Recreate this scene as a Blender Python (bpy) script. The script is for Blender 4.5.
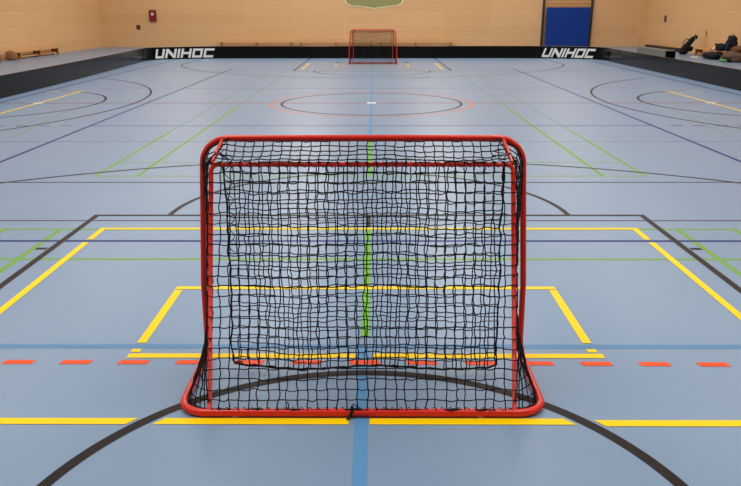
import bpy, bmesh, math, random
from mathutils import Vector, Matrix, noise

random.seed(7)
sc = bpy.context.scene
for o in list(bpy.data.objects):
    bpy.data.objects.remove(o)
COL = sc.collection
PI = math.pi

# ------------------------------------------------------------------ camera
cam_d = bpy.data.cameras.new('camera')
cam = bpy.data.objects.new('camera', cam_d)
COL.objects.link(cam)
cam_d.sensor_fit = 'HORIZONTAL'
cam_d.sensor_width = 36.0
cam_d.lens = 716.7 / 741 * 36
cam_d.clip_end = 200
PITCH, YAW, ROLL = 0.31191, 0.0045, -0.00106
cam.matrix_world = (Matrix.Translation((0.042, -0.3734, 1.7245)) @ Matrix.Rotation(YAW, 4, 'Z')
                    @ Matrix.Rotation(PI / 2 - PITCH, 4, 'X') @ Matrix.Rotation(ROLL, 4, 'Z'))
sc.camera = cam

# ------------------------------------------------------------------ world, lamps, exposure
w = bpy.data.worlds.new('world')
sc.world = w
w.use_nodes = True
w.node_tree.nodes['Background'].inputs[0].default_value = (1, 0.95, 0.9, 1)
w.node_tree.nodes['Background'].inputs[1].default_value = 0.15
sc.view_settings.view_transform = 'Standard'
sc.view_settings.look = 'None'
sc.view_settings.gamma = 1
sc.view_settings.exposure = 0.0
HALL_X0, HALL_X1, HALL_Y0, HALL_Y1, HALL_Z = -13.95, 13.95, -8.0, 37.9, 8.0


def area_lamp(x, y, z, sx, sy, power, color=(1, 0.94, 0.86)):
    d = bpy.data.lights.new('hall_lamp', 'AREA')
    d.shape = 'RECTANGLE'
    d.size, d.size_y = sx, sy
    d.energy = power
    d.color = color
    o = bpy.data.objects.new('hall_lamp', d)
    o.location = (x, y, z)
    COL.objects.link(o)


# rows of ceiling lamps of the hall
for ly in (2.2, 8.8, 15.4, 22.0, 28.6, 34.8):
    for lx in (-9.0, -3.0, 3.0, 9.0):
        area_lamp(lx, ly, HALL_Z - 0.12, 1.6, 4.6, 232 if ly < 5 else (158 if ly < 12 else 180))

# ------------------------------------------------------------------ materials


def sr(r, g, b):
    f = lambda c: (c / 255 / 12.92) if c / 255 <= 0.04045 else ((c / 255 + 0.055) / 1.055) ** 2.4
    return (f(r), f(g), f(b), 1)


def mat(name, col, rough=0.5, spec=0.5, metal=0.0, var=0.0, scale=8.0, bump=0.0):
    m = bpy.data.materials.new(name)
    m.use_nodes = True
    nt = m.node_tree
    b = nt.nodes['Principled BSDF']
    b.inputs['Base Color'].default_value = col
    b.inputs['Roughness'].default_value = rough
    b.inputs['Specular IOR Level'].default_value = spec
    b.inputs['Metallic'].default_value = metal
    if var or bump:
        tc = nt.nodes.new('ShaderNodeTexCoord')
        nz = nt.nodes.new('ShaderNodeTexNoise')
        nz.inputs['Scale'].default_value = scale
        nz.inputs['Detail'].default_value = 5
        nt.links.new(tc.outputs['Object'], nz.inputs['Vector'])
        if var:
            mx = nt.nodes.new('ShaderNodeMix')
            mx.data_type = 'RGBA'
            mx.inputs[6].default_value = tuple(c * (1 - var) for c in col[:3]) + (1,)
            mx.inputs[7].default_value = tuple(min(1, c * (1 + var)) for c in col[:3]) + (1,)
            nt.links.new(nz.outputs['Fac'], mx.inputs[0])
            nt.links.new(mx.outputs[2], b.inputs['Base Color'])
        if bump:
            bp = nt.nodes.new('ShaderNodeBump')
            bp.inputs['Strength'].default_value = bump
            bp.inputs['Distance'].default_value = 0.01
            nt.links.new(nz.outputs['Fac'], bp.inputs['Height'])
            nt.links.new(bp.outputs['Normal'], b.inputs['Normal'])
    return m


FLOOR_ROUGH, FLOOR_SPEC = 0.34, 0.3


def floor_paint(name, col, var=0.04):
    return mat(name, col, 0.42, 0.12, var=var, scale=3.0)


M_floor = mat('blue sports flooring', sr(121, 146, 176), FLOOR_ROUGH, FLOOR_SPEC, var=0.05, scale=1.3)
M_yellow = floor_paint('yellow line paint', sr(255, 212, 0))
M_black = floor_paint('brown black line paint', sr(27, 17, 16))
M_dark = floor_paint('thin dark line paint', sr(50, 48, 62))
M_navy = floor_paint('navy line paint', sr(16, 42, 116))
M_green = floor_paint('green line paint', sr(112, 162, 66))
M_lime = floor_paint('lime line paint', sr(102, 176, 28))
M_lblue2 = floor_paint('muted blue line paint', sr(92, 136, 180))
M_lblue = floor_paint('light blue line paint', sr(88, 143, 192))
M_orange = floor_paint('orange line paint', sr(244, 82, 28))
M_orange2 = floor_paint('pale orange line paint', sr(214, 116, 84))
M_green2 = floor_paint('worn green line paint', sr(116, 156, 132))
M_white = floor_paint('white line paint', sr(225, 232, 240))

M_red = mat('red enamel', sr(222, 38, 20), 0.3, 0.5, var=0.05, scale=20)
M_net = mat('black net twine', sr(20, 19, 22), 0.8, 0.2)
M_board = mat('black board plastic', sr(8, 8, 9), 0.18, 0.17, var=0.1, scale=3)
M_boardsup = mat('black support plastic', sr(22, 22, 24), 0.5)
M_letter = mat('white lettering film', sr(232, 232, 232), 0.4)
M_bench = mat('varnished pine', sr(214, 160, 104), 0.4, 0.4, var=0.12, scale=6)
M_benchd = mat('pine bench support', sr(170, 116, 70), 0.5, 0.3, var=0.12, scale=6)
M_mat = mat('blue mat vinyl', sr(8, 54, 138), 0.5, 0.2, var=0.08, scale=2.0, bump=0.3)
M_matside = mat('blue mat edge', sr(16, 46, 120), 0.5)
M_dframe = mat('dark frame', sr(46, 38, 36), 0.5)
M_maroon = mat('dark red lacquer', sr(126, 26, 28), 0.35)
M_pale = mat('pale enamel', sr(225, 205, 205), 0.4)
M_brown = mat('brown plate', sr(96, 66, 38), 0.5)
M_olive = mat('olive green paint', sr(150, 148, 92), 0.6, var=0.08, scale=3)
M_cream = mat('cream paint', sr(238, 228, 190), 0.6)
M_grey = mat('grey green sheet', sr(106, 112, 106), 0.5, var=0.08, scale=4)
M_blackm = mat('black parts and opening shade', sr(8, 8, 9), 0.9, 0.05)  # plain black parts, and the painted shade of the box opening
M_bagb = mat('black bag fabric', sr(26, 26, 32), 0.8, 0.2, var=0.3, scale=14, bump=0.4)
M_bagn = mat('navy bag fabric', sr(26, 34, 62), 0.8, 0.2, var=0.3, scale=14, bump=0.4)
M_bagg = mat('dark green bag fabric', sr(46, 66, 50), 0.8, 0.2, var=0.2, scale=14)
M_bagbr = mat('brown bag fabric', sr(110, 70, 46), 0.8, 0.2, var=0.25, scale=10, bump=0.4)
M_bagt = mat('tan brown cover', sr(146, 100, 66), 0.8, 0.2, var=0.25, scale=10, bump=0.4)
M_lgreen = mat('bright green trim', sr(98, 146, 88), 0.7)
M_orng = mat('orange plastic', sr(226, 130, 48), 0.4)
M_greyc = mat('grey cloth', sr(104, 82, 70), 0.9, 0.1, var=0.2, scale=9)


def wood_wall():
    m = bpy.data.materials.new('pale wood wall panelling')
    m.use_nodes = True
    nt = m.node_tree
    b = nt.nodes['Principled BSDF']
    b.inputs['Roughness'].default_value = 0.5
    b.inputs['Specular IOR Level'].default_value = 0.3
    tc = nt.nodes.new('ShaderNodeTexCoord')
    br = nt.nodes.new('ShaderNodeTexBrick')
    br.offset = 0.0
    br.inputs['Color1'].default_value = WALL1
    br.inputs['Color2'].default_value = WALL2
    br.inputs['Mortar'].default_value = WALLM
    br.inputs['Scale'].default_value = 1.0
    br.inputs['Mortar Size'].default_value = 0.014
    br.inputs['Mortar Smooth'].default_value = 0.4
    br.inputs['Brick Width'].default_value = 2.5
    br.inputs['Row Height'].default_value = 0.6
    nt.links.new(tc.outputs['UV'], br.inputs['Vector'])
    mp = nt.nodes.new('ShaderNodeMapping')
    mp.inputs['Scale'].default_value = (1.2, 22, 1)
    nt.links.new(tc.outputs['UV'], mp.inputs['Vector'])
    nz = nt.nodes.new('ShaderNodeTexNoise')
    nz.inputs['Scale'].default_value = 1.0
    nz.inputs['Detail'].default_value = 4
    nt.links.new(mp.outputs['Vector'], nz.inputs['Vector'])
    mx = nt.nodes.new('ShaderNodeMix')
    mx.data_type = 'RGBA'
    mx.blend_type = 'MULTIPLY'
    mx.inputs[0].default_value = 0.18
    nt.links.new(br.outputs['Color'], mx.inputs[6])
    nt.links.new(nz.outputs['Fac'], mx.inputs[7])
    nt.links.new(mx.outputs[2], b.inputs['Base Color'])
    return m


WALL1, WALL2, WALLM = sr(232, 188, 138), sr(226, 181, 130), sr(238, 198, 152)
M_wall = wood_wall()
M_ceil = mat('white ceiling', sr(225, 222, 214), 0.8, 0.1)

# ------------------------------------------------------------------ mesh building helpers


class MB:
    def __init__(self):
        self.v, self.f, self.m, self.mats, self.uv = [], [], [], [], None

    def slot(self, mt):
        if mt not in self.mats:
            self.mats.append(mt)
        return self.mats.index(mt)

    def add(self, vs, fs, mt):
        s = self.slot(mt)
        n = len(self.v)
        self.v += [tuple(v) for v in vs]
        for f in fs:
            self.f.append(tuple(i + n for i in f))
            self.m.append(s)

    def box(self, x0, x1, y0, y1, z0, z1, mt, M=None):
        vs = [Vector((x, y, z)) for x in (x0, x1) for y in (y0, y1) for z in (z0, z1)]
        if M is not None:
            vs = [M @ v for v in vs]
        self.add(vs, [(0, 1, 3, 2), (4, 6, 7, 5), (0, 4, 5, 1), (2, 3, 7, 6), (0, 2, 6, 4), (1, 5, 7, 3)], mt)

    def tube(self, pts, r, mt, n=8, closed=False, caps=True):
        pts = [Vector(p) for p in pts]
        N = len(pts)
        vs = []
        up = None
        for i, p in enumerate(pts):
            a = pts[i - 1] if (i > 0 or closed) else p
            c = pts[(i + 1) % N] if (i < N - 1 or closed) else p
            t = (c - a)
            if t.length < 1e-9:
                t = Vector((0, 0, 1))
            t.normalize()
            if up is None:
                up = Vector((0, 0, 1)) if abs(t.z) < 0.9 else Vector((1, 0, 0))
            s = t.cross(up)
            if s.length < 1e-4:
                s = t.cross(Vector((0.3, 1, 0.2)))
            s.normalize()
            up = s.cross(t).normalized()
            rr = r[i] if isinstance(r, (list, tuple)) else r
            for k in range(n):
                an = 2 * PI * k / n
                vs.append(p + s * (math.cos(an) * rr) + up * (math.sin(an) * rr))
        fs = []
        for i in range(N if closed else N - 1):
            j = (i + 1) % N
            for k in range(n):
                q = (k + 1) % n
                fs.append((i * n + k, i * n + q, j * n + q, j * n + k))
        if caps and not closed:
            fs.append(tuple(range(n)))
            fs.append(tuple((N - 1) * n + k for k in reversed(range(n))))
        self.add(vs, fs, mt)

    def octa(self, p, r, mt):
        x, y, z = p
        self.add([(x + r, y, z), (x - r, y, z), (x, y + r, z), (x, y - r, z), (x, y, z + r), (x, y, z - r)],
                 [(0, 2, 4), (2, 1, 4), (1, 3, 4), (3, 0, 4), (2, 0, 5), (1, 2, 5), (3, 1, 5), (0, 3, 5)], mt)

    def build(self, name, parent=None, smooth=False, bevel=0.0, seg=2):
        me = bpy.data.meshes.new(name)
        me.from_pydata(self.v, [], self.f)
        for mt in self.mats:
            me.materials.append(mt)
        me.polygons.foreach_set('material_index', self.m)
        if smooth:
            me.polygons.foreach_set('use_smooth', [True] * len(me.polygons))
        me.update()
        o = bpy.data.objects.new(name, me)
        COL.objects.link(o)
        if parent is not None:
            o.parent = parent
        if bevel:
            b = o.modifiers.new('bevel', 'BEVEL')
            b.width = bevel
            b.segments = seg
            b.limit_method = 'ANGLE'
            b.angle_limit = 0.6
        return o


def tag(o, label=None, cat=None, group=None, kind=None):
    for k, v in (('label', label), ('category', cat), ('group', group), ('kind', kind)):
        if v:
            o[k] = v
    return o


def thing(name, loc, label, cat, group=None, rz=0):
    o = bpy.data.objects.new(name, None)
    o.empty_display_size = 0.1
    o.location = loc
    o.rotation_euler = (0, 0, rz)
    COL.objects.link(o)
    return tag(o, label, cat, group)


def copy_tree(o, parent=None):
    c = o.copy()
    COL.objects.link(c)
    if parent is not None:
        c.parent = parent
    for ch in o.children:
        copy_tree(ch, c)
    return c


def arc(cx, cy, r, a0, a1, n):
    return [(cx + r * math.cos(a0 + (a1 - a0) * i / n), cy + r * math.sin(a0 + (a1 - a0) * i / n)) for i in range(n + 1)]


# ------------------------------------------------------------------ the floor with its painted lines
fl = MB()
fl.add([(HALL_X0, HALL_Y0, 0), (HALL_X1, HALL_Y0, 0), (HALL_X1, HALL_Y1, 0), (HALL_X0, HALL_Y1, 0)], [(0, 1, 2, 3)], M_floor)
LAYER = [0]


def nz_():
    LAYER[0] += 1
    return 0.0002 + 0.000012 * LAYER[0]


def poly(pts, mt, z=None):
    z = nz_() if z is None else z
    fl.add([(x, y, z) for x, y in pts], [tuple(range(len(pts)))], mt)


def hline(y, x0, x1, wd, mt):
    poly([(x0, y - wd / 2), (x1, y - wd / 2), (x1, y + wd / 2), (x0, y + wd / 2)], mt)


def vline(x, y0, y1, wd, mt):
    poly([(x - wd / 2, y0), (x + wd / 2, y0), (x + wd / 2, y1), (x - wd / 2, y1)], mt)


def seg(a, b, wd, mt):
    a, b = Vector(a), Vector(b)
    d = (b - a).normalized()
    n = Vector((-d.y, d.x)) * wd / 2
    poly([a - n, b - n, b + n, a + n], mt)


def ring(cx, cy, r, wd, a0, a1, mt, n=72):
    z = nz_()
    A, B = arc(cx, cy, r - wd / 2, a0, a1, n), arc(cx, cy, r + wd / 2, a0, a1, n)
    vs = [(x, y, z) for x, y in A + B]
    fl.add(vs, [(i, i + n + 1, i + n + 2, i + 1) for i in range(n)], mt)


def hline_gap(y, x0, x1, wd, mt, r0, r1, s):
    """horizontal line whose x0 or x1 end (side s) is cut along a circle about the basket spot"""
    f = lambda r, yy: math.sqrt(r * r - (yy - 1.575) ** 2)
    ya, yb = y - wd / 2, y + wd / 2
    if s == 'out-':
        poly([(x0, ya), (-f(r1, ya), ya), (-f(r1, yb), yb), (x0, yb)], mt)
    elif s == 'in-':
        poly([(-f(r0, ya), ya), (x1, ya), (x1, yb), (-f(r0, yb), yb)], mt)
    elif s == 'in+':
        poly([(x0, ya), (f(r0, ya), ya), (f(r0, yb), yb), (x0, yb)], mt)
    else:
        poly([(f(r1, ya), ya), (x1, ya), (x1, yb), (f(r1, yb), yb)], mt)


def FY(y):
    return 28.0 - y


# green badminton lines (lowest layer)
for sgn in (-1, 1):
    for bx in (3.04, 2.57):
        vline(sgn * bx, -1.0, 5.37, 0.045, M_green)
        k = 10.5 if bx > 3 else 13.5
        vline(sgn * bx, 7.36, k, 0.045, M_green)
        vline(sgn * bx, k, 20.78, 0.035, M_green2)
hline(5.345, -3.06, 3.06, 0.04, M_green)
hline(4.585, -3.06, 3.06, 0.04, M_green)
hline(7.38, -3.06, 3.06, 0.035, M_green)
hline(8.14, -3.06, 3.06, 0.03, M_green)
hline(20.0, -3.06, 3.06, 0.03, M_green2)
hline(20.75, -3.06, 3.06, 0.03, M_green2)
hline(12.1, -3.06, 3.06, 0.012, M_green2)
vline(-0.004, 7.4, 9.9, 0.042, M_lime)
vline(-0.004, 3.27, 5.33, 0.042, M_lime)
vline(-0.004, 5.42, 5.76, 0.04, M_black)
# cross court faint green lines on both sides
for sgn in (-1, 1):
    seg((sgn * 5.2, 9.9), (sgn * 5.6, 13.2), 0.035, M_green2)
    seg((sgn * 5.75, 9.9), (sgn * 5.62, 12.2), 0.03, M_green2)
hline(9.6, -7.4, 7.9, 0.016, M_dark)

# navy volleyball court
for sgn in (-1, 1):
    vline(sgn * 4.475, 5.0, 23.0, 0.05, M_navy)
for yy in (5.025, 22.975):
    hline(yy, -4.5 if yy > 10 else -7.4, 4.5 if yy > 10 else 7.9, 0.045, M_navy)
for yy in (11.05, 16.95):
    hline(yy, -4.5, 4.5, 0.045, M_navy)
    for sgn in (-1, 1):
        for k in range(5):
            hline(yy, sgn * (4.75 + 0.36 * k), sgn * (4.95 + 0.36 * k), 0.045, M_dark)
hline(14.05, -7.45, 7.95, 0.035, M_dark)
hline(13.97, -7.45, 7.95, 0.022, M_orange2)

# light blue centre line and cross line
hline(3.148, -8.0, 8.3, 0.05, M_lblue2)
vline(-0.012, -2.0, 3.148, 0.06, M_lblue)
vline(-0.005, 9.9, 12.4, 0.05, M_lblue)
vline(-0.003, 12.4, 28.3, 0.035, M_lblue)

# black basketball court, both ends
for g in (lambda y: y, FY):
    for sgn in (-1, 1):
        a, b = g(-1.0), g(5.8)
        vline(sgn * 2.425, min(a, b), max(a, b), 0.052, M_black)
    y = g(5.775)
    hline(y, -2.45, 2.45, 0.05, M_black)
    up = g(1) == 1
    ring(0, g(5.775), 1.775, 0.05, 0, PI if up else -PI, M_black)
    ring(0, g(1.575), 1.275, 0.054, 0, PI if up else -PI, M_black, 96)
    ring(0, g(1.575), 6.725, 0.05, math.radians(12), math.radians(168), M_black, 120) if up else \
        ring(0, g(1.575), 6.725, 0.05, -math.radians(12), -math.radians(168), M_black, 120)
    for sgn in (-1, 1):
        seg((sgn * 6.58, g(-0.5)), (sgn * 6.58, g(1.575 + 1.398)), 0.05, M_black)
        hline(g(4.83), sgn * 2.46, sgn * 2.545, 0.05, M_black)
hline(5.605, -7.4, 7.9, 0.024, M_dark)
hline(7.075, -7.4, 7.9, 0.03, M_dark)
hline(22.1, -7.4, 7.9, 0.03, M_dark)
vline(-7.46, -2, 28.2, 0.05, M_dark)
vline(7.98, -2, 28.2, 0.05, M_dark)
ring(0, 14.05, 1.775, 0.05, 0, 2 * PI, M_black, 96)
ring(0, 14.05, 1.98, 0.045, 0, 2 * PI, M_orange2, 96)
poly([(-0.09, 13.96), (0.09, 13.96), (0.09, 14.14), (-0.09, 14.14)], M_white)

# cross court arcs
ring(-11.8, 14.14, 7.08, 0.05, -0.88, 0.9, M_black)
ring(-7.97, 14.0, 2.54, 0.05, -1.25, 1.25, M_black)
ring(11.2, 14.3, 6.5, 0.05, PI - 0.95, PI + 0.95, M_black)
ring(7.85, 14.1, 2.40, 0.05, PI - 1.3, PI + 1.3, M_black)
for sgn in (-1, 1):
    x = -6.64 if sgn < 0 else 6.74
    vline(x, 11.8, 16.25, 0.048, M_yellow)
    for yy in (11.8, 16.25):
        hline(yy, x - (0.8 if sgn < 0 else 0.1), x + (0.1 if sgn < 0 else 0.8), 0.035, M_yellow)
    hline(14.05, x - 0.1, x + 0.1, 0.10, M_white)

# orange dashes
for g in (lambda y: y, FY):
    for k in range(-12, 13):
        cx = k * 0.2985 - 0.005
        dy = -0.02 * max(0, k) / 6
        y0, y1 = g(2.94 + dy), g(2.985 + dy)
        poly([(cx - 0.082, y0), (cx + 0.072, y0), (cx + 0.082, y1), (cx - 0.072, y1)] if k < 0 else
             [(cx - 0.072, y0), (cx + 0.082, y0), (cx + 0.072, y1), (cx - 0.082, y1)], M_orange)

# yellow creases
WY = 0.05
for g in (lambda y: y, FY):
    n = g(1) == 1
    ys = sorted((g(2.40), g(5.385)))
    for sgn in (-1, 1):
        vline(sgn * 2.22, g(2.40) if n else g(4.995), g(4.985) if n else g(2.4), WY, M_yellow)
        vline(sgn * 2.22, g(5.06) if n else g(5.385), g(5.385) if n else g(5.06), WY, M_yellow)
        a, b = sorted((g(3.19), g(3.975)))
        vline(sgn * 1.218 - 0.01, a, b, WY, M_yellow)
        a, b = sorted((g(3.076), g(3.115)))
        vline(sgn * 1.218 - 0.01, a, b, WY, M_yellow)
    hline(g(5.36), -2.245, 2.245, WY, M_yellow)
    hline(g(4.01), -1.253, 1.233, WY, M_yellow)
    hline(g(3.035), -1.253, -0.055, WY, M_yellow)
    hline(g(3.035), 0.035, 1.253, WY, M_yellow)
    if n:
        hline_gap(2.40, -2.9, 0, WY, M_yellow, 1.228, 1.318, 'out-')
        hline_gap(2.40, 0, -0.068, WY, M_yellow, 1.228, 1.318, 'in-')
        hline_gap(2.40, 0.025, 0, WY, M_yellow, 1.228, 1.318, 'in+')
        hline_gap(2.388, 0, 2.9, WY, M_yellow, 1.228, 1.318, 'out+')
    else:
        hline(g(2.40), -2.9, 2.9, WY, M_yellow)
        for sgn in (-1, 1):
            poly([(sgn * 1.25 - 0.09, 26.2), (sgn * 1.25 + 0.09, 26.2), (sgn * 1.25 + 0.09, 26.4), (sgn * 1.25 - 0.09, 26.4)], M_black)

floor = fl.build('floor')
tag(floor, 'pale blue sports hall floor with painted court lines', 'floor', kind='structure')

# ------------------------------------------------------------------ walls and ceiling


def wall(name, a, b, z0, z1, label, thick, nrm):
    """a wall slab from a to b; UV in metres along the wall"""
    a, b = Vector(a), Vector(b)
    n = Vector(nrm) * thick
    me = bpy.data.meshes.new(name)
    bm = bmesh.new()
    uvl = bm.loops.layers.uv.new('UV')
    L = (b - a).length
    q = [(a, z0), (b, z0), (b, z1), (a, z1)]
    F = [bm.verts.new((p.x, p.y, z)) for p, z in q]
    Bk = [bm.verts.new((p.x + n.x, p.y + n.y, z)) for p, z in q]
    fs = [bm.faces.new(F)]
    fs.append(bm.faces.new(Bk[::-1]))
    for i in range(4):
        j = (i + 1) % 4
        fs.append(bm.faces.new((F[i], Bk[i], Bk[j], F[j])))
    for f in fs:
        for lp in f.loops:
            co = lp.vert.co
            u = (Vector((co.x, co.y)) - a).dot((b - a).normalized())
            lp[uvl].uv = (u, co.z + 0.09)
    bm.normal_update()
    bmesh.ops.recalc_face_normals(bm, faces=bm.faces)
    bm.to_mesh(me)
    bm.free()
    me.materials.append(M_wall)
    o = bpy.data.objects.new(name, me)
    COL.objects.link(o)
    return tag(o, label, 'wall', kind='structure')


wall('wall_back', (HALL_X0, HALL_Y1), (HALL_X1, HALL_Y1), 0, HALL_Z, 'pale wood panelled wall at the far end of the hall', 0.2, (0, 1))
wall('wall_left', (HALL_X0, HALL_Y0), (HALL_X0, HALL_Y1), 0, HALL_Z, 'pale wood panelled wall on the left of the hall', 0.2, (-1, 0))
wall('wall_right', (HALL_X1, HALL_Y0), (HALL_X1, HALL_Y1), 0, HALL_Z, 'pale wood panelled wall on the right of the hall', 0.2, (1, 0))
wall('wall_front', (HALL_X0, HALL_Y0), (HALL_X1, HALL_Y0), 0, HALL_Z, 'pale wood panelled wall behind the camera', 0.2, (0, -1))
c = MB()
c.box(HALL_X0, HALL_X1, HALL_Y0, HALL_Y1, HALL_Z, HALL_Z + 0.2, M_ceil)
tag(c.build('ceiling'), 'white hall ceiling', 'ceiling', kind='structure')

# ------------------------------------------------------------------ floorball goal
# local frame: opening faces +Y, origin on the floor under the middle of the front frame
RB = 0.0155          # main tube radius
GW = 0.776           # half width of the front frame (tube axis)
GH = 1.149           # height of the top tube axis
BW = 0.820           # half width of the base
DB = 0.605           # depth of the base
BX = 0.682           # half width of the back frame
DT = 0.235           # depth at the back bar
BZ = 1.069           # height of the back bar
ZB = 0.0187
CR = 0.13            # corner radius


def front_half(z):
    """x and y of the right front post axis at height z (including its bends)"""
    x = GW
    if z > GH - CR:
        x = GW - CR + math.sqrt(max(0, CR * CR - (z - GH + CR) ** 2))
    return x


def main_path():
    pts = []
    q = PI / 2
    # right front post from top centre down, into the base, round the back and up the left side
    right = [(0, 0, GH), (GW - CR, 0, GH)]
    for i in range(1, 11):
        a = q - q * i / 10
        right.append((GW - CR + CR * math.cos(a), 0, GH - CR + CR * math.sin(a)))
    r2 = 0.10
    right.append((BW - 0.004, 0, 0.4))
    right.append((BW, 0, ZB + r2))
    for i in range(1, 9):
        a = q * i / 8
        right.append((BW, -(r2 - r2 * math.cos(a)), ZB + r2 - r2 * math.sin(a)))
    r3 = 0.115
    right.append((BW, -DB + r3, ZB))
    for i in range(1, 11):
        a = q * i / 10
        right.append((BW - r3 + r3 * math.cos(a), -DB + r3 - r3 * math.sin(a), ZB))
    right.append((0, -DB, ZB))
    left = [(-x, y, z) for x, y, z in right[1:-1]]
    return right + left[::-1]


def back_post(z):
    t = (z - ZB) / (BZ - ZB)
    return -DB + (DB - DT) * t


# base outline of the right half from the front foot to the back bar middle, as an arc length curve
def base_curve():
    r3 = 0.115
    k = 0.012           # the net is tied along the inner side of the tube
    pts = [(BW - k, 0.0), (BW - k, -DB + r3)]
    for i in range(1, 9):
        a = PI / 2 * i / 8
        pts.append((BW - r3 + (r3 - k) * math.cos(a), -DB + r3 - (r3 - k * 0.5) * math.sin(a)))
    pts.append((BX, -DB + k * 0.5))
    return pts


def along(pts, t):
    L = [0]
    for a, b in zip(pts, pts[1:]):
        L.append(L[-1] + math.hypot(b[0] - a[0], b[1] - a[1]))
    s = t * L[-1]
    for i in range(len(pts) - 1):
        if s <= L[i + 1] + 1e-9:
            k = (s - L[i]) / max(1e-9, L[i + 1] - L[i])
            return tuple(pts[i][j] + (pts[i + 1][j] - pts[i][j]) * k for j in range(2))
    return pts[-1]


BASE = base_curve()
NS, NBK, NR = 6, 31, 24      # side columns, back columns, rows


def n3(x, y, z):
    return noise.noise(Vector((x, y, z)))


def net_grid_lines(mb, P, skip_edge_rows=(), r=0.0024, knots=True, seed=0, slack=0.004):
    """P[row][col] grid of points -> twine tubes with knots; each mesh side hangs a little slack"""
    R, C_ = len(P), len(P[0])
    rnd = random.Random(seed)

    def run(nodes):
        pts = []
        for a, b in zip(nodes, nodes[1:]):
            d = (b - a)
            off = Vector((rnd.uniform(-1, 1), rnd.uniform(-1, 1), rnd.uniform(-1.3, 0.5))) * slack
            off -= d * (off.dot(d) / max(d.length_squared, 1e-9))
            pts += [a, a + d * 0.33 + off * 0.8, a + d * 0.67 + off * 0.8]
        pts.append(nodes[-1])
        mb.tube(pts, r, M_net, n=4, caps=False)
    for i in range(R):
        if i not in skip_edge_rows:
            run(P[i])
    for j in range(C_):
        run([P[i][j] for i in range(R)])
    if knots:
        for i in range(R):
            for j in range(C_):
                mb.octa(P[i][j], r * 1.75, M_net)


def net_back():
    """the net over both sides and the back, tied to the front posts, base tube and back frame"""
    rnd = random.Random(11)
    P = []
    for i in range(NR + 1):
        t = i / NR
        row = []
        for j in range(NS * 2 + NBK + 1):
            if j <= NS:
                side, s = -1, j / NS
            elif j >= NS + NBK:
                side, s = 1, (2 * NS + NBK - j) / NS
            else:
                side = 0
            if side:
                zf, zb = 0.034 + t * (GH - 0.034), 0.034 + t * (BZ + 0.012 - 0.034)
                s = 1 - (1 - s) ** 1.55      # strands gather towards the back
                z = zf + (zb - zf) * s
                fx, fy = front_half(zf) - 0.006, -0.018
                bx, by = BX + 0.014, back_post(zb) - 0.010
                ux, uy = fx + (bx - fx) * s, fy + (by - fy) * s
                px, py = along(BASE, s)
                wz = max(0.0, 1 - (z - 0.034) / 0.40) ** 1.6
                # sides are pulled in a little between the posts
                pull = -0.012 * math.sin(PI * s) * math.sin(PI * min(1, t * 1.2))
                x = ux + (px - ux) * wz + pull
                y = uy + (py - uy) * wz
                p = Vector((side * x, y, z))
            else:
                k = (j - NS) / NBK
                x = -BX + 2 * BX * k
                z = 0.034 + t * (BZ + 0.012 - 0.034)
                y = back_post(z) - 0.012
                amp = math.sin(PI * min(1, max(0, t))) ** 0.5
                y += amp * (0.018 * n3(x * 2.2, z * 2.2, 3.1))
                p = Vector((x, y, z))
                # slack makes the meshes lean and the rows wander
                p.x += amp * 0.009 * n3(x * 4, z * 5, 9.0) + rnd.uniform(-1, 1) * 0.0025
                p.z += amp * 0.010 * n3(x * 5, z * 4, 5.0) + rnd.uniform(-1, 1) * 0.0028
                if t < 0.1 and i > 0:
                    p.x += 0.006 * math.sin(j * 2.1)
            if side and 0 < i < NR:
                p += Vector((0.003 * n3(p.z * 9, p.y * 9, 1), 0.004 * n3(p.z * 7, p.y * 5, 4), 0.005 * n3(p.y * 8, p.z * 8, 7)))
            row.append(p)
        P.append(row)
    mb = MB()
    net_grid_lines(mb, P, r=0.0028, seed=1, slack=0.006)
    # the flared lower corners show the mesh between the full strands too
    for j in list(range(NS)) + list(range(NS + NBK, 2 * NS + NBK)):
        half = [(P[i][j] + P[i][j + 1]) / 2 for i in range(10)]
        mb.tube(half, 0.0025, M_net, n=4, caps=False)
        for q in half[1:]:
            mb.octa(q, 0.0045, M_net)
    # thick edge twine along the base and lacing round the back bar
    e = [p + Vector((0, 0.004, 0.004 * math.sin(k * 1.9))) for k, p in enumerate(P[0])]
    mb.tube(e, 0.0042, M_net, n=5)
    for s in (0, -1):
        mb.tube([P[i][s] + Vector((0.003 * math.sin(i * 2), -0.004, 0)) for i in range(NR + 1)], 0.0032, M_net, n=5)
    lace = []
    for k in range(256):
        a = 2 * PI * k / 8
        lace.append((-BX + 0.02 + (2 * BX - 0.04) * k / 255, -DT + 0.0135 * math.cos(a), BZ + 0.0135 * math.sin(a)))
    mb.tube(lace, 0.0016, M_net, n=4)
    lace = []
    for k in range(37 * 8):
        a = 2 * PI * k / 8
        lace.append((-BX + (2 * BX) * k / 295, -DB + 0.003 + 0.010 * math.cos(a), ZB + 0.016 + 0.006 * math.sin(a)))
    mb.tube(lace, 0.0016, M_net, n=4)
    return mb, P


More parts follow.
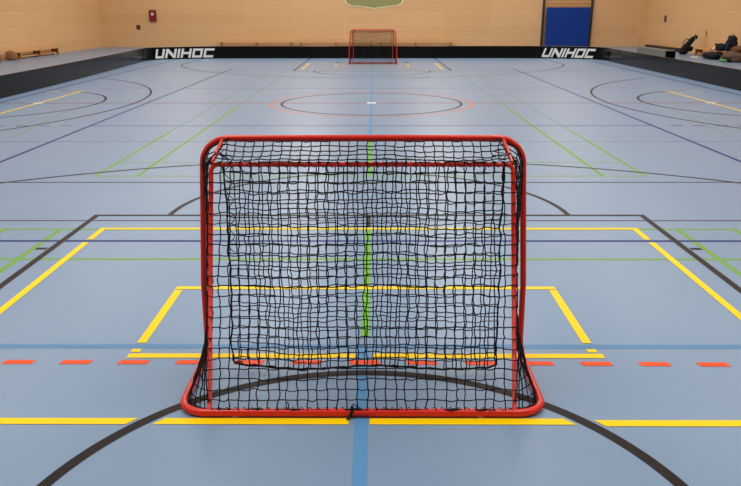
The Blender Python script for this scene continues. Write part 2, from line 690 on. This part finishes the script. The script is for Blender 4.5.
def net_top(mb):
    rnd = random.Random(5)
    NT = 5
    P = []
    for i in range(NT + 1):
        t = i / NT
        row = []
        for j in range(NBK + 1):
            k = j / NBK
            xf, xb = -(GW - CR * 0.6) + 2 * (GW - CR * 0.6) * k, -BX + 2 * BX * k
            x = xf + (xb - xf) * t
            y = -0.004 - (DT + 0.006) * t
            z = GH - RB * 0.9 + (BZ + 0.013 - GH + RB * 0.9) * t
            z -= (0.012 + 0.012 * n3(x * 3, t, 2)) * math.sin(PI * t ** 1.4)
            edge = math.exp(-((1 - abs(2 * k - 1)) / 0.10) ** 2)
            z += edge * 0.012 * math.sin(PI * t)
            x -= math.copysign(1, 2 * k - 1) * edge * 0.025 * math.sin(PI * t)
            p = Vector((x, y, z))
            if 0 < i < NT:
                p += Vector((rnd.uniform(-1, 1) * 0.004 + 0.008 * n3(x * 5, t * 3, 8), rnd.uniform(-1, 1) * 0.003, rnd.uniform(-1, 1) * 0.003))
            row.append(p)
        P.append(row)
    net_grid_lines(mb, P, skip_edge_rows=(NT,), r=0.0027, seed=2)
    # bunched twine in the two upper back corners
    for s in (-1, 1):
        for k in range(5):
            c0 = Vector((s * (BX - 0.045 + rnd.uniform(-0.025, 0.02)), -DT + 0.055 + rnd.uniform(-0.03, 0.03), BZ + 0.028 + rnd.uniform(-0.012, 0.018)))
            pts = [c0 + Vector((rnd.uniform(-1, 1) * 0.028, rnd.uniform(-1, 1) * 0.025, rnd.uniform(-1, 1) * 0.016)) for _ in range(4)]
            mb.tube(pts, 0.0022, M_net, n=4)


def net_drop():
    """the loose inner curtain behind the goal mouth"""
    rnd = random.Random(23)
    NC, NRr = 30, 24
    W_ = 0.662
    P = []
    for i in range(NRr + 1):
        t = i / NRr
        row = []
        for j in range(NC + 1):
            k = j / NC
            x = 0.006 + (-W_ + 2 * W_ * k) * (1 - 0.03 * t)
            z = 0.024 + (GH - 0.085 - 0.024) * t
            y = -0.185
            hang = 1 - t
            y += 0.016 * math.sin(x * 9 + 1.0) * (0.3 + hang) + 0.02 * n3(x * 2, z * 3, 6)
            p = Vector((x, y, z))
            p.x += 0.013 * n3(x * 3.5, z * 4, 12.0) + rnd.uniform(-1, 1) * 0.004
            p.z += (0.016 * n3(x * 4.0, z * 3, 15.0) + rnd.uniform(-1, 1) * 0.004) * (0 if i == 0 else 1)
            if i == 0:
                e = (1 - abs(2 * k - 1))
                p.z += 0.014 * max(0, 1 - e / 0.035)
            row.append(p)
        P.append(row)
    mb = MB()
    net_grid_lines(mb, P, r=0.0027, seed=3, slack=0.005)
    mb.tube([p + Vector((0, 0, 0.003 * math.sin(k * 2.3))) for k, p in enumerate(P[0])], 0.0052, M_net, n=5)
    for k, p in enumerate(P[0][:-1]):
        if k % 2 == 0:
            mb.tube([p, p + Vector((0.02, -0.012, 0.012)), p + Vector((0.045, 0.004, -0.002))], 0.003, M_net, n=4)
    for s in (0, -1):
        mb.tube([P[i][s] + Vector((0.004 * math.sin(i * 1.7), 0, 0)) for i in range(NRr + 1)], 0.0040, M_net, n=5)
        # zigzag lacing beside the edge
        sg = 1 if s == 0 else -1
        if s == 0:
            z = []
            for i in range(2, NRr + 1):
                z.append(P[i][s] + Vector((sg * (0.004 if i % 2 else 0.034), -0.004, 0)))
                z.append(P[i][s] + Vector((sg * (0.030 if i % 2 else 0.010), -0.004, 0.022)))
            mb.tube(z[-22:], 0.002, M_net, n=4)
    return mb


goal = thing('floorball_goal', (-0.010, 3.05, 0), 'red tube goal with black net seen from behind, near the camera', 'goal', 'red floorball goals')
m = MB()
path = main_path()
m.tube(path, [RB + (0.003 if z < 0.06 else 0.0) for x, y, z in path], M_red, n=16, closed=True)
main_frame = m.build('front_frame', goal, smooth=True)
m = MB()
RK = 0.0108
rb = 0.03
bpth = [(-BX, -DB, ZB)]
bpth.append((-BX, back_post(BZ - rb), BZ - rb))
for i in range(1, 6):
    a = PI / 2 * i / 5
    z = BZ - rb + rb * math.sin(a)
    bpth.append((-BX + rb - rb * math.cos(a), back_post(z), z))
bpth += [(-x, y, z) for x, y, z in bpth[::-1]]
m.tube(bpth, RK, M_red, n=12)
back_frame = m.build('back_frame', goal, smooth=True)
for s in (-1, 1):
    m = MB()
    m.tube([(s * 0.672, 0, GH - 0.004), (s * (BX - 0.002), -DT, BZ + 0.002)], 0.0092, M_red, n=10)
    m.build('top_brace', goal, smooth=True)
mbk, PB = net_back()
net_top(mbk)
tag(mbk.build('goal_net', goal), 'black knotted net')
tag(net_drop().build('drop_net', goal), 'loose black inner net hanging inside the goal')
# loose tie at the middle of the base tube
m = MB()
tx = -0.045
m.tube([(tx + 0.006 * math.cos(a), -DB + 0.019 * math.sin(a), ZB + 0.019 * math.cos(a)) for a in [2 * PI * k / 12 for k in range(12)]], 0.0035, M_net, n=5, closed=True)
m.tube([(tx + 0.006, -DB, ZB + 0.03), (tx + 0.004, -DB - 0.018, ZB + 0.012), (tx - 0.006, -DB - 0.024, ZB - 0.002), (tx - 0.022, -DB - 0.038, 0.004)], 0.0042, M_net, n=5)
m.tube([(tx, -DB, ZB + 0.035), (tx - 0.004, -DB - 0.02, ZB + 0.01), (tx - 0.012, -DB - 0.026, 0.004)], 0.0035, M_net, n=5)
m.tube([(tx, -DB, ZB + 0.02), (tx + 0.006, -DB - 0.003, ZB + 0.045), (tx + 0.03, -DB + 0.002, ZB + 0.024)], 0.003, M_net, n=5)
m.build('tie_cord', goal)
m = MB()
tx = -0.33
m.tube([(tx, -DB, ZB + 0.012), (tx + 0.004, -DB, ZB + 0.035), (tx - 0.002, -DB + 0.003, ZB + 0.052)], 0.003, M_net, n=5)
m.build('tie_cord', goal)
for px in (-0.565, 0.53):
    m = MB()
    m.box(px - 0.012, px + 0.012, -DB - 0.015, -DB + 0.01, 0.0, 0.006, M_pale)
    m.build('foot_pad', goal)

far_goal = copy_tree(goal)
far_goal.location = (0.02, 24.95, 0)
far_goal.rotation_euler = (0, 0, PI)
far_goal['label'] = 'small distant red goal standing before the black end boards'

# ------------------------------------------------------------------ rink boards
BH = 0.46
RINK = [(-7.72, 10.5), (-7.80, 15), (-7.95, 19), (-8.2, 23.5), (-8.40, 26.4), (-8.40, 27.15), (-8.12, 27.72), (-7.55, 28.05), (-6.6, 28.34),
        (-5.6, 28.48), (-3, 28.5), (3, 28.5), (5.9, 28.48), (6.9, 28.32), (7.8, 28.02), (8.4, 27.65), (8.62, 27.1), (8.62, 26.4), (8.55, 23.5), (8.48, 19), (8.38, 15), (8.3, 10.5)]


def cr_spline(pts, n=24):
    out = []
    P = [Vector(p) for p in pts]
    P = [2 * P[0] - P[1]] + P + [2 * P[-1] - P[-2]]
    for i in range(1, len(P) - 2):
        p0, p1, p2, p3 = P[i - 1:i + 3]
        d1, d2, d3 = (p1 - p0).length ** .5, (p2 - p1).length ** .5, (p3 - p2).length ** .5
        for k in range(n):
            t = d1 + d2 * k / n
            A1 = p0 * ((d1 - t) / d1) + p1 * (t / d1)
            A2 = p1 * ((d1 + d2 - t) / d2) + p2 * ((t - d1) / d2)
            A3 = p2 * ((d1 + d2 + d3 - t) / d3) + p3 * ((t - d1 - d2) / d3)
            B1 = A1 * ((d1 + d2 - t) / (d1 + d2)) + A2 * (t / (d1 + d2))
            B2 = A2 * ((d1 + d2 + d3 - t) / (d2 + d3)) + A3 * ((t - d1) / (d2 + d3))
            out.append(B1 * ((d1 + d2 - t) / d2) + B2 * ((t - d1) / d2))
    out.append(P[-2])
    return out


CURVE = cr_spline(RINK)
CL = [0.0]
for a, b in zip(CURVE, CURVE[1:]):
    CL.append(CL[-1] + (b - a).length)


def at_s(s):
    """point, tangent and inward normal of the rink outline at arc length s"""
    s = min(max(s, 0), CL[-1] - 1e-6)
    lo, hi = 0, len(CL) - 1
    while hi - lo > 1:
        md = (lo + hi) // 2
        if CL[md] <= s:
            lo = md
        else:
            hi = md
    k = (s - CL[lo]) / (CL[hi] - CL[lo])
    p = CURVE[lo].lerp(CURVE[hi], k)
    a, b = CURVE[max(0, lo - 1)], CURVE[min(len(CURVE) - 1, hi + 1)]
    t = (b - a).normalized()
    return p, t, Vector((t.y, -t.x))


def s_at_x(x):
    best = min(range(len(CURVE)), key=lambda i: abs(CURVE[i].x - x) + (100 if CURVE[i].y < 27.2 else 0))
    return CL[best]


def s_at(x, y):
    best = min(range(len(CURVE)), key=lambda i: (CURVE[i] - Vector((x, y))).length)
    return CL[best]


PROFILE = [(0.0, 0.0), (0.0, BH - 0.012), (0.004, BH - 0.003), (0.012, BH), (0.024, BH), (0.032, BH - 0.003), (0.036, BH - 0.012), (0.036, BH - 0.05),
           (0.022, BH - 0.06), (0.022, 0.05), (0.05, 0.03), (0.05, 0.0)]


def board(s0, s1, label, group, letters=None):
    gap = 0.001
    s0, s1 = s0 + gap / 2, s1 - gap / 2
    mid, _, nrm = at_s((s0 + s1) / 2)
    o = Vector((mid.x, mid.y, 0))
    root = thing('rink_board', o, label, 'rink board', group)
    n = max(3, int((s1 - s0) / 0.12))
    mb = MB()
    vs = []
    for i in range(n + 1):
        p, t, q = at_s(s0 + (s1 - s0) * i / n)
        for d, z in PROFILE:
            vs.append((p.x - q.x * d - o.x, p.y - q.y * d - o.y, z))
    K = len(PROFILE)
    fs = []
    for i in range(n):
        for k in range(K):
            k2 = (k + 1) % K
            fs.append((i * K + k, i * K + k2, (i + 1) * K + k2, (i + 1) * K + k))
    fs.append(tuple(range(K))[::-1])
    fs.append(tuple(n * K + k for k in range(K)))
    mb.add(vs, fs, M_board)
    pan = mb.build('panel', root)
    # support feet on the outside
    for fr in (0.2, 0.8):
        p, t, q = at_s(s0 + (s1 - s0) * fr)
        R = Matrix(((t.x, -q.x, 0, p.x - o.x), (t.y, -q.y, 0, p.y - o.y), (0, 0, 1, 0), (0, 0, 0, 1)))
        mb = MB()
        mb.box(-0.03, 0.03, 0.05, 0.22, 0, 0.02, M_boardsup, R)
        mb.add([R @ Vector(v) for v in [(-0.012, 0.0225, 0.05), (-0.012, 0.0225, 0.30), (-0.012, 0.19, 0.02), (-0.012, 0.055, 0.02),
                                        (0.012, 0.0225, 0.05), (0.012, 0.0225, 0.30), (0.012, 0.19, 0.02), (0.012, 0.055, 0.02)]],
               [(0, 1, 2, 3), (7, 6, 5, 4), (0, 4, 5, 1), (1, 5, 6, 2), (2, 6, 7, 3), (3, 7, 4, 0)], M_boardsup)
        mb.build('support_foot', root)
    if letters:
        lettering(letters[0], letters[1], letters[2], letters[3], o, root, shear=letters[4])
    return root


# letters as slanted strokes in a cell of width w, height 1 (quads: corner lists)
def glyph(ch):
    s = 0.24         # horizontal bar thickness
    v = 0.235         # stem width
    if ch == 'U':
        return 1.0, [[(0, .12), (v, .2), (v, 1), (0, 1)], [(.0, .12), (.1, 0), (v + .02, s), (v, .24)], [(.1, 0), (1 - v, 0), (1 - v, s), (v, s)],
                     [(1 - v, 0), (1, 0), (1, 1), (1 - v, 1)]]
    if ch == 'N':
        return 1.1, [[(0, 0), (v, 0), (v, 1), (0, 1)], [(v, 1), (v, .62), (1.1 - v, 0), (1.1 - v, .38)], [(1.1 - v, 0), (1.1, 0), (1.1, 1), (1.1 - v, 1)]]
    if ch == 'I':
        return v, [[(0, 0), (v, 0), (v, 1), (0, 1)]]
    if ch == 'H':
        return 1.05, [[(0, 0), (v, 0), (v, 1), (0, 1)], [(v, .4), (1.05 - v, .4), (1.05 - v, .4 + s), (v, .4 + s)], [(1.05 - v, 0), (1.05, 0), (1.05, 1), (1.05 - v, 1)]]
    if ch == 'O':
        w = 1.05
        return w, [[(0, 0), (v, s), (v, 1 - s), (0, 1)], [(0, 0), (w, 0), (w - v, s), (v, s)], [(w, 0), (w, 1), (w - v, 1 - s), (w - v, s)],
                   [(0, 1), (v, 1 - s), (w - v, 1 - s), (w, 1)]]
    w = 1.05         # C
    return w, [[(0, 0), (v, s), (v, 1 - s), (0, 1)], [(0, 0), (w, 0), (w, s), (v, s)], [(0, 1), (v, 1 - s), (w, 1 - s), (w, 1)]]


def lettering(s0, s1, z0, z1, o, root, text='UNIHOC', shear=0.38):
    gl = [glyph(ch) for ch in text]
    gapw = 0.14
    tot = sum(g[0] for g in gl) + gapw * (len(gl) - 1) + shear
    sc_ = (s1 - s0) / tot
    mb = MB()

    def put(u, v):
        p, t, q = at_s(s0 + (u + shear * v) * sc_)
        return p, q, z0 + (z1 - z0) * v
    x = 0
    for w_, quads in gl:
        for qd in quads:
            # subdivide along the longer direction so that it follows the curve
            (a, b, c_, d) = qd
            N = 6
            F, B = [], []
            for i in range(N + 1):
                k = i / N
                for e0, e1 in ((a, b), (d, c_)):
                    u, vv = e0[0] + (e1[0] - e0[0]) * k, e0[1] + (e1[1] - e0[1]) * k
                    p, q, z = put(x + u, vv)
                    F.append((p.x + q.x * 0.0035 - o.x, p.y + q.y * 0.0035 - o.y, z))
                    B.append((p.x - q.x * 0.001 - o.x, p.y - q.y * 0.001 - o.y, z))
            n = len(F)
            fs = []
            for i in range(N):
                j = 2 * i
                fs.append((j, j + 2, j + 3, j + 1))
                fs.append((j, n + j, n + j + 2, j + 2))
                fs.append((j + 1, j + 3, n + j + 3, n + j + 1))
            fs.append((0, 1, n + 1, n))
            fs.append((n - 2, 2 * n - 2, 2 * n - 1, n - 1))
            mb.add(F + B, fs, M_letter)
        x += w_ + gapw
    tag(mb.build('lettering', root), 'white slanted capital lettering')


sL0, sL1 = s_at(-8.36, 27.35), s_at(-6.02, 28.43)
sR0, sR1 = s_at(6.40, 28.42), s_at(8.56, 27.40)
nm = ['', 'second ', 'third ', 'fourth ', 'fifth ', 'sixth ', 'seventh ', 'eighth ', 'ninth ']
board(sL0, sL1, 'black end board with white lettering beside the far left corner', 'rink boards', (s_at(-8.22, 27.58), s_at(-6.14, 28.42), 0.045, 0.385, 0.24))
board(sR0, sR1, 'black end board with white lettering under the blue mat', 'rink boards', (s_at(6.56, 28.39), s_at(8.43, 27.62), 0.045, 0.385, 0.40))
NE = 6
for k in range(NE):
    a, b = sL1 + (sR0 - sL1) * k / NE, sL1 + (sR0 - sL1) * (k + 1) / NE
    board(a, b, 'plain black end board, %s one counted rightwards from the left lettered board' % (nm[k].strip() or 'first'), 'rink boards')
for k in range(8):
    b = sL0 - 2.0 * k
    a = max(0, b - 2.0)
    if b - a < 0.5:
        break
    board(a, b, 'black board of the left side run, %s one counted from the far left corner' % (nm[k].strip() or 'first'), 'rink boards')
for k in range(8):
    a = sR1 + 2.0 * k
    b = min(CL[-1], a + 2.0)
    if b - a < 0.5:
        break
    board(a, b, 'black board of the right side run, %s one counted from the far right corner' % (nm[k].strip() or 'first'), 'rink boards')

# ------------------------------------------------------------------ benches


def bench(loc, rz, L, label, group):
    t = thing('gym_bench', loc, label, 'bench', group, rz)
    mb = MB()
    mb.box(-L / 2, L / 2, -0.13, 0.13, 0.245, 0.28, M_bench)
    mb.build('seat', t, bevel=0.006)
    mb = MB()
    mb.box(-L / 2 + 0.15, L / 2 - 0.15, -0.05, 0.05, 0.05, 0.10, M_bench)
    mb.build('balance_beam', t, bevel=0.004)
    for x in (-L / 2 + 0.22, 0, L / 2 - 0.22):
        mb = MB()
        mb.box(x - 0.03, x + 0.03, -0.11, 0.11, 0.10, 0.245, M_benchd)
        mb.box(x - 0.03, x + 0.03, -0.15, -0.06, 0.0, 0.245, M_benchd)
        mb.box(x - 0.03, x + 0.03, 0.06, 0.15, 0.0, 0.245, M_benchd)
        mb.build('leg_frame', t)
    return t


bg = 'low wooden gym benches'
for x, lb in ((-5.95, 'low wooden bench at far wall, leftmost of the three in a row'), (-1.88, 'low wooden bench at far wall behind the distant goal'),
              (2.19, 'low wooden bench at far wall, rightmost of the three in a row')):
    bench((x, 37.62, 0), 0, 4.0, lb, bg)
bench((-13.72, 29.85, 0), PI / 2, 3.9, 'low wooden bench along the left wall', bg)
bench((-13.72, 25.0, 0), PI / 2, 3.6, 'wooden bench by the left wall cut off by the photo edge', bg)
bench((13.55, 28.6, 0), PI / 2, 4.2, 'wooden bench by the right wall with bags on it', bg)

# ------------------------------------------------------------------ things on the far wall
YB = HALL_Y1
t = thing('wall_bars', (9.87, YB, 0), 'wooden wall bars with dark posts behind the blue mat', 'wall bars')
for x in (-1.22, 1.22):
    mb = MB()
    mb.box(x - 0.05, x + 0.05, -0.14, -0.002, 0, 2.75, M_dframe)
    mb.build('post', t)
for k in range(16):
    mb = MB()
    z = 0.18 + 0.165 * k
    mb.tube([(-1.17, -0.09, z), (1.17, -0.09, z)], 0.022, M_bench, n=8)
    mb.build('rung', t)
t = thing('gym_mat', (9.86, YB - 0.36, 0), 'tall blue gym mat standing upright against the far wall', 'gym mat')
mb = MB()
R = Matrix.Rotation(-0.05, 4, 'X')
mb.box(-1.09, 1.09, -0.07, 0.07, 0.004, 1.93, M_mat, R)
mb.build('mat_body', t, bevel=0.03, seg=3)
mb = MB()
for z in (0.10,):
    mb.box(-1.03, 1.03, -0.078, -0.070, z, z + 0.05, M_matside, R)
mb.build('seam_band', t)

t = thing('wall_emblem', (0.06, YB, 1.86), 'olive green shield panel with cream outline high on the far wall', 'wall emblem')


def emblem_outline(k):
    half = [(0, 0.0), (0.35, 0.06), (0.75, 0.11), (1.2, 0.15), (1.42, 0.25), (1.52, 0.50), (1.53, 0.80), (1.35, 1.15), (0.9, 1.40), (0, 1.5)]
    pts = [(x, z) for x, z in half] + [(-x, z) for x, z in half[-2:0:-1]]
    return [(x * (1 - k / 1.48), 0.75 + (z - 0.75) * (1 - k / 0.75)) for x, z in pts]


def plate(mb, pts, y0, y1, mt):
    n = len(pts)
    mb.add([(x, y0, z) for x, z in pts] + [(x, y1, z) for x, z in pts],
           [tuple(range(n))[::-1], tuple(range(n, 2 * n))] + [(i, (i + 1) % n, n + (i + 1) % n, n + i) for i in range(n)], mt)


mb = MB()
plate(mb, emblem_outline(0.0), -0.002, -0.02, M_cream)
mb.build('border', t)
mb = MB()
plate(mb, emblem_outline(0.06), -0.02, -0.03, M_olive)
mb.build('panel', t)

t = thing('alarm_box', (-11.2, YB, 1.27), 'dark red wall box with a pale round spot near the far left corner', 'wall box')
mb = MB()
mb.box(-0.18, 0.18, -0.10, -0.002, 0, 0.56, M_maroon)
mb.build('box_body', t, bevel=0.01)
mb = MB()
mb.box(-0.14, 0.14, -0.112, -0.10, 0.04, 0.52, M_maroon)
mb.build('door', t, bevel=0.006)
mb = MB()
a = [(0.07 * math.cos(2 * PI * i / 20), 0.36 + 0.07 * math.sin(2 * PI * i / 20)) for i in range(20)]
plate(mb, a, -0.112, -0.122, M_pale)
mb.build('round_spot', t)
t = thing('wall_socket', (-12.0, YB, 0.88), 'small brown wall plate left below the dark red box', 'wall plate')
mb = MB()
mb.box(-0.10, 0.10, -0.03, -0.002, 0, 0.23, M_brown)
mb.build('cover', t, bevel=0.008)
for x in (-0.045, 0.045):
    mb = MB()
    mb.box(x - 0.025, x + 0.025, -0.036, -0.03, 0.04, 0.19, M_dframe)
    mb.build('insert', t)

# ------------------------------------------------------------------ things along the right wall
XR = HALL_X1
t = thing('wall_plate', (XR, 35.45, 1.25), 'small dark brown plate up on the right wall', 'wall plate')
mb = MB()
mb.box(-0.03, -0.002, -0.11, 0.11, 0, 0.30, M_brown)
mb.build('cover', t, bevel=0.008)
mb = MB()
mb.box(-0.045, -0.03, -0.03, 0.03, 0.05, 0.25, M_dframe)
mb.build('grip', t, bevel=0.006)

t = thing('floor_beam', (XR - 0.12, 35.2, 0), 'long dark beam lying along the foot of the right wall', 'beam')
mb = MB()
mb.box(-0.09, 0.09, -2.0, 2.0, 0.04, 0.15, M_dframe)
mb.build('beam', t, bevel=0.01)
for y in (-1.6, 1.6):
    mb = MB()
    mb.box(-0.10, 0.10, y - 0.05, y + 0.05, 0, 0.04, M_blackm)
    mb.build('foot', t)


def lump(mb, c_, r, mt, seed=0, pw=0.7, amp=0.12, nu=18, nv=10, M=None):
    """rounded soft sack, resting at its lower side"""
    vs, fs = [], []
    sp = lambda v: math.copysign(abs(v) ** pw, v)
    for i in range(nv + 1):
        ph = -PI / 2 + PI * i / nv
        for j in range(nu):
            th = 2 * PI * j / nu
            d = Vector((sp(math.cos(ph)) * sp(math.cos(th)), sp(math.cos(ph)) * sp(math.sin(th)), sp(math.sin(ph))))
            k = 1 + amp * noise.noise(d * 1.6 + Vector((seed * 3.1, seed, 0)))
            p = Vector((d.x * r[0] * k, d.y * r[1] * k, max(-r[2], d.z * r[2] * k)))
            if M is not None:
                p = M @ p
            vs.append(p + Vector(c_))
    for i in range(nv):
        for j in range(nu):
            q = (j + 1) % nu
            fs.append((i * nu + j, i * nu + q, (i + 1) * nu + q, (i + 1) * nu + j))
    mb.add(vs, fs, mt)


# grey long box, the shade in its open end painted as a black plate
t = thing('equipment_box', (11.36, 29.4, 0), 'long low grey box with an open end in black painted shade behind right boards', 'box')
mb = MB()
mb.box(-0.20, 0.20, -1.5, 1.6, 0.0, 0.31, M_grey)
mb.build('box_body', t, bevel=0.01)
mb = MB()
mb.box(-0.185, 0.185, -1.515, -1.495, 0.02, 0.29, M_blackm)  # solid black slab standing in for the shaded hollow
mb.build('end_shade_plate', t)

# stick bag leaning on the bench, with a stick
t = thing('stick_bag', (13.16, 31.0, 0), 'dark green and black stick bag leaning at the left end of the right bench', 'bag')
mb = MB()
d0, d1 = Vector((-0.12, -0.05, 0.13)), Vector((0.42, 0.10, 0.68))
ln = [d0.lerp(d1, k / 10) for k in range(11)]
mb.tube(ln, [0.08, 0.12, 0.13, 0.125, 0.115, 0.11, 0.105, 0.10, 0.095, 0.09, 0.05], M_bagb, n=12)
mb.build('bag_body', t, smooth=True)
mb = MB()
mb.tube([d0.lerp(d1, k / 10) + Vector((-0.075, -0.03, 0.075)) for k in range(3, 10)], 0.035, M_bagg, n=8)
mb.build('green_panel', t, smooth=True)
mb = MB()
lump(mb, (-0.04, -0.02, 0.10), (0.17, 0.16, 0.10), M_bagb, 4, amp=0.5)
lump(mb, (0.20, -0.04, 0.22), (0.12, 0.12, 0.10), M_bagb, 6, amp=0.5)
mb.build('bag_foot', t, smooth=True)
mb = MB()
mb.tube([d1 + Vector((-0.10, 0, -0.02)), d1 + Vector((0.03, 0.0, 0.08)), d1 + Vector((0.09, 0.02, 0.04)), d1 + Vector((0.10, 0.02, -0.06))], [0.03, 0.05, 0.05, 0.03], M_bagb, n=8)
mb.build('bag_flap', t, smooth=True)
mb = MB()
mb.tube([d0 + Vector((0.05, -0.02, 0.2)), d0 + Vector((-0.02, -0.06, 0.34)), d0 + Vector((0.10, -0.05, 0.50)), d0 + Vector((0.28, 0.0, 0.48))], 0.018, M_bagb, n=6)
mb.build('shoulder_strap', t, smooth=True)

t = thing('floorball_stick', (13.80, 30.55, 0), 'slim orange stick leaning against the right wall by the bags', 'stick')
mb = MB()
mb.tube([(-0.03, 0.0, 0.03), (0.09, 0.22, 0.86)], 0.014, M_orng, n=8)
mb.build('shaft', t, smooth=True)
mb = MB()
mb.tube([(0.087, 0.213, 0.83), (0.10, 0.24, 0.95)], 0.018, M_blackm, n=8)
mb.build('grip', t, smooth=True)
mb = MB()
mb.tube([(-0.03, 0.0, 0.03), (-0.04, 0.08, 0.026), (-0.05, 0.18, 0.035)], [0.018, 0.025, 0.015], M_orng, n=8)
mb.build('blade', t, smooth=True)

SZ = 0.28
t = thing('orange_pouch', (13.5, 29.0, SZ), 'small orange pouch on the right bench', 'pouch')
mb = MB()
lump(mb, (0, 0, 0.055), (0.12, 0.11, 0.055), M_orng, 2)
mb.build('pouch_body', t, smooth=True)
mb = MB()
mb.box(-0.09, 0.09, -0.02, 0.02, 0.095, 0.115, M_cream)
mb.build('flap', t, bevel=0.006)

t = thing('sports_bag', (13.5, 28.42, SZ), 'dark lumpy sports bag on the right bench beside the tall backpack', 'bag')
mb = MB()
lump(mb, (0, 0, 0.13), (0.17, 0.36, 0.13), M_bagb, 7, amp=0.55)
mb.build('bag_body', t, smooth=True)
mb = MB()
lump(mb, (-0.17, 0.22, 0.06), (0.05, 0.09, 0.05), M_pale, 3)
mb.build('white_shoe_end', t, smooth=True)
mb = MB()
mb.tube([(0, -0.25, 0.22), (-0.02, -0.12, 0.26), (-0.02, 0.06, 0.27), (0, 0.2, 0.22)], 0.015, M_bagb, n=6)
mb.build('carry_strap', t, smooth=True)

t = thing('backpack', (13.5, 27.62, SZ), 'tall dark backpack standing upright on the right bench', 'backpack')
mb = MB()
lump(mb, (0, 0, 0.29), (0.16, 0.20, 0.29), M_bagb, 9, pw=0.75, amp=0.5)
mb.build('pack_body', t, smooth=True)
mb = MB()
lump(mb, (-0.16, -0.03, 0.20), (0.05, 0.15, 0.14), M_bagn, 5, pw=0.6)
mb.build('front_pocket', t, smooth=True)
mb = MB()
mb.tube([(0, -0.05, 0.55), (0, -0.03, 0.63), (0, 0.03, 0.63), (0, 0.05, 0.55)], 0.012, M_bagb, n=6)
mb.build('grab_loop', t, smooth=True)

t = thing('jacket_heap', (13.5, 26.9, SZ), 'brown grey heap of clothing at the near end of right bench', 'clothing')
mb = MB()
lump(mb, (0, 0, 0.11), (0.2, 0.42, 0.11), M_bagbr, 12, amp=0.4, nu=24, nv=14)
mb.build('cloth', t, smooth=True)

t = thing('duffel_bag', (12.92, 27.85, 0), 'black duffel bag on floor before right bench, left of clothing pile', 'bag')
mb = MB()
lump(mb, (0, 0, 0.12), (0.24, 0.55, 0.12), M_bagb, 15, amp=0.3, nu=24, nv=12)
mb.build('bag_body', t, smooth=True)
mb = MB()
mb.tube([(0.0, -0.3, 0.2), (-0.05, -0.15, 0.30), (-0.05, 0.1, 0.29), (0, 0.25, 0.2)], 0.014, M_bagb, n=6)
mb.build('carry_strap', t, smooth=True)

t = thing('clothing_pile', (12.95, 26.3, 0), 'brown grey clothing pile with bright green pieces on floor before the right bench', 'clothing')
mb = MB()
lump(mb, (0, 0, 0.17), (0.26, 0.5, 0.17), M_greyc, 31, amp=0.4, nu=24, nv=14)
mb.build('cloth', t, smooth=True)
mb = MB()
lump(mb, (-0.05, -0.1, 0.07), (0.24, 0.3, 0.07), M_bagb, 33, amp=0.3)
mb.build('dark_garment', t, smooth=True)

for k, (dx, dy, dz, ry) in enumerate(((-0.31, 0.14, 0.06, 0.08), (-0.38, -0.10, 0.05, 0.08), (-0.39, -0.32, 0.06, 0.09))):
    mb = MB()
    lump(mb, (dx, dy, dz), (0.06, ry, 0.045), M_lgreen, k + 20, amp=0.4)
    mb.build('green_garment', t, smooth=True)

t = thing('towel', (12.75, 28.9, 0), 'small pale towel lying flat on floor left of the duffel bag', 'towel')
mb = MB()
lump(mb, (0, 0, 0.012), (0.14, 0.2, 0.012), M_cream, 40, pw=0.4, amp=0.2)
mb.build('cloth', t, smooth=True)

t = thing('brown_lump', (-13.66, 27.55, 0), 'brown lump on floor at the near end of the left bench', 'bag')  # soft lump standing in for the trestle end of the bench
mb = MB()
lump(mb, (0, 0, 0.16), (0.17, 0.22, 0.16), M_bagt, 50, pw=0.6, amp=0.25)
mb.build('bag_body', t, smooth=True)
mb = MB()
mb.tube([(0, -0.10, 0.27), (-0.02, -0.06, 0.36), (-0.02, 0.06, 0.36), (0, 0.10, 0.27)], 0.014, M_benchd, n=6)
mb.build('handle', t, smooth=True)
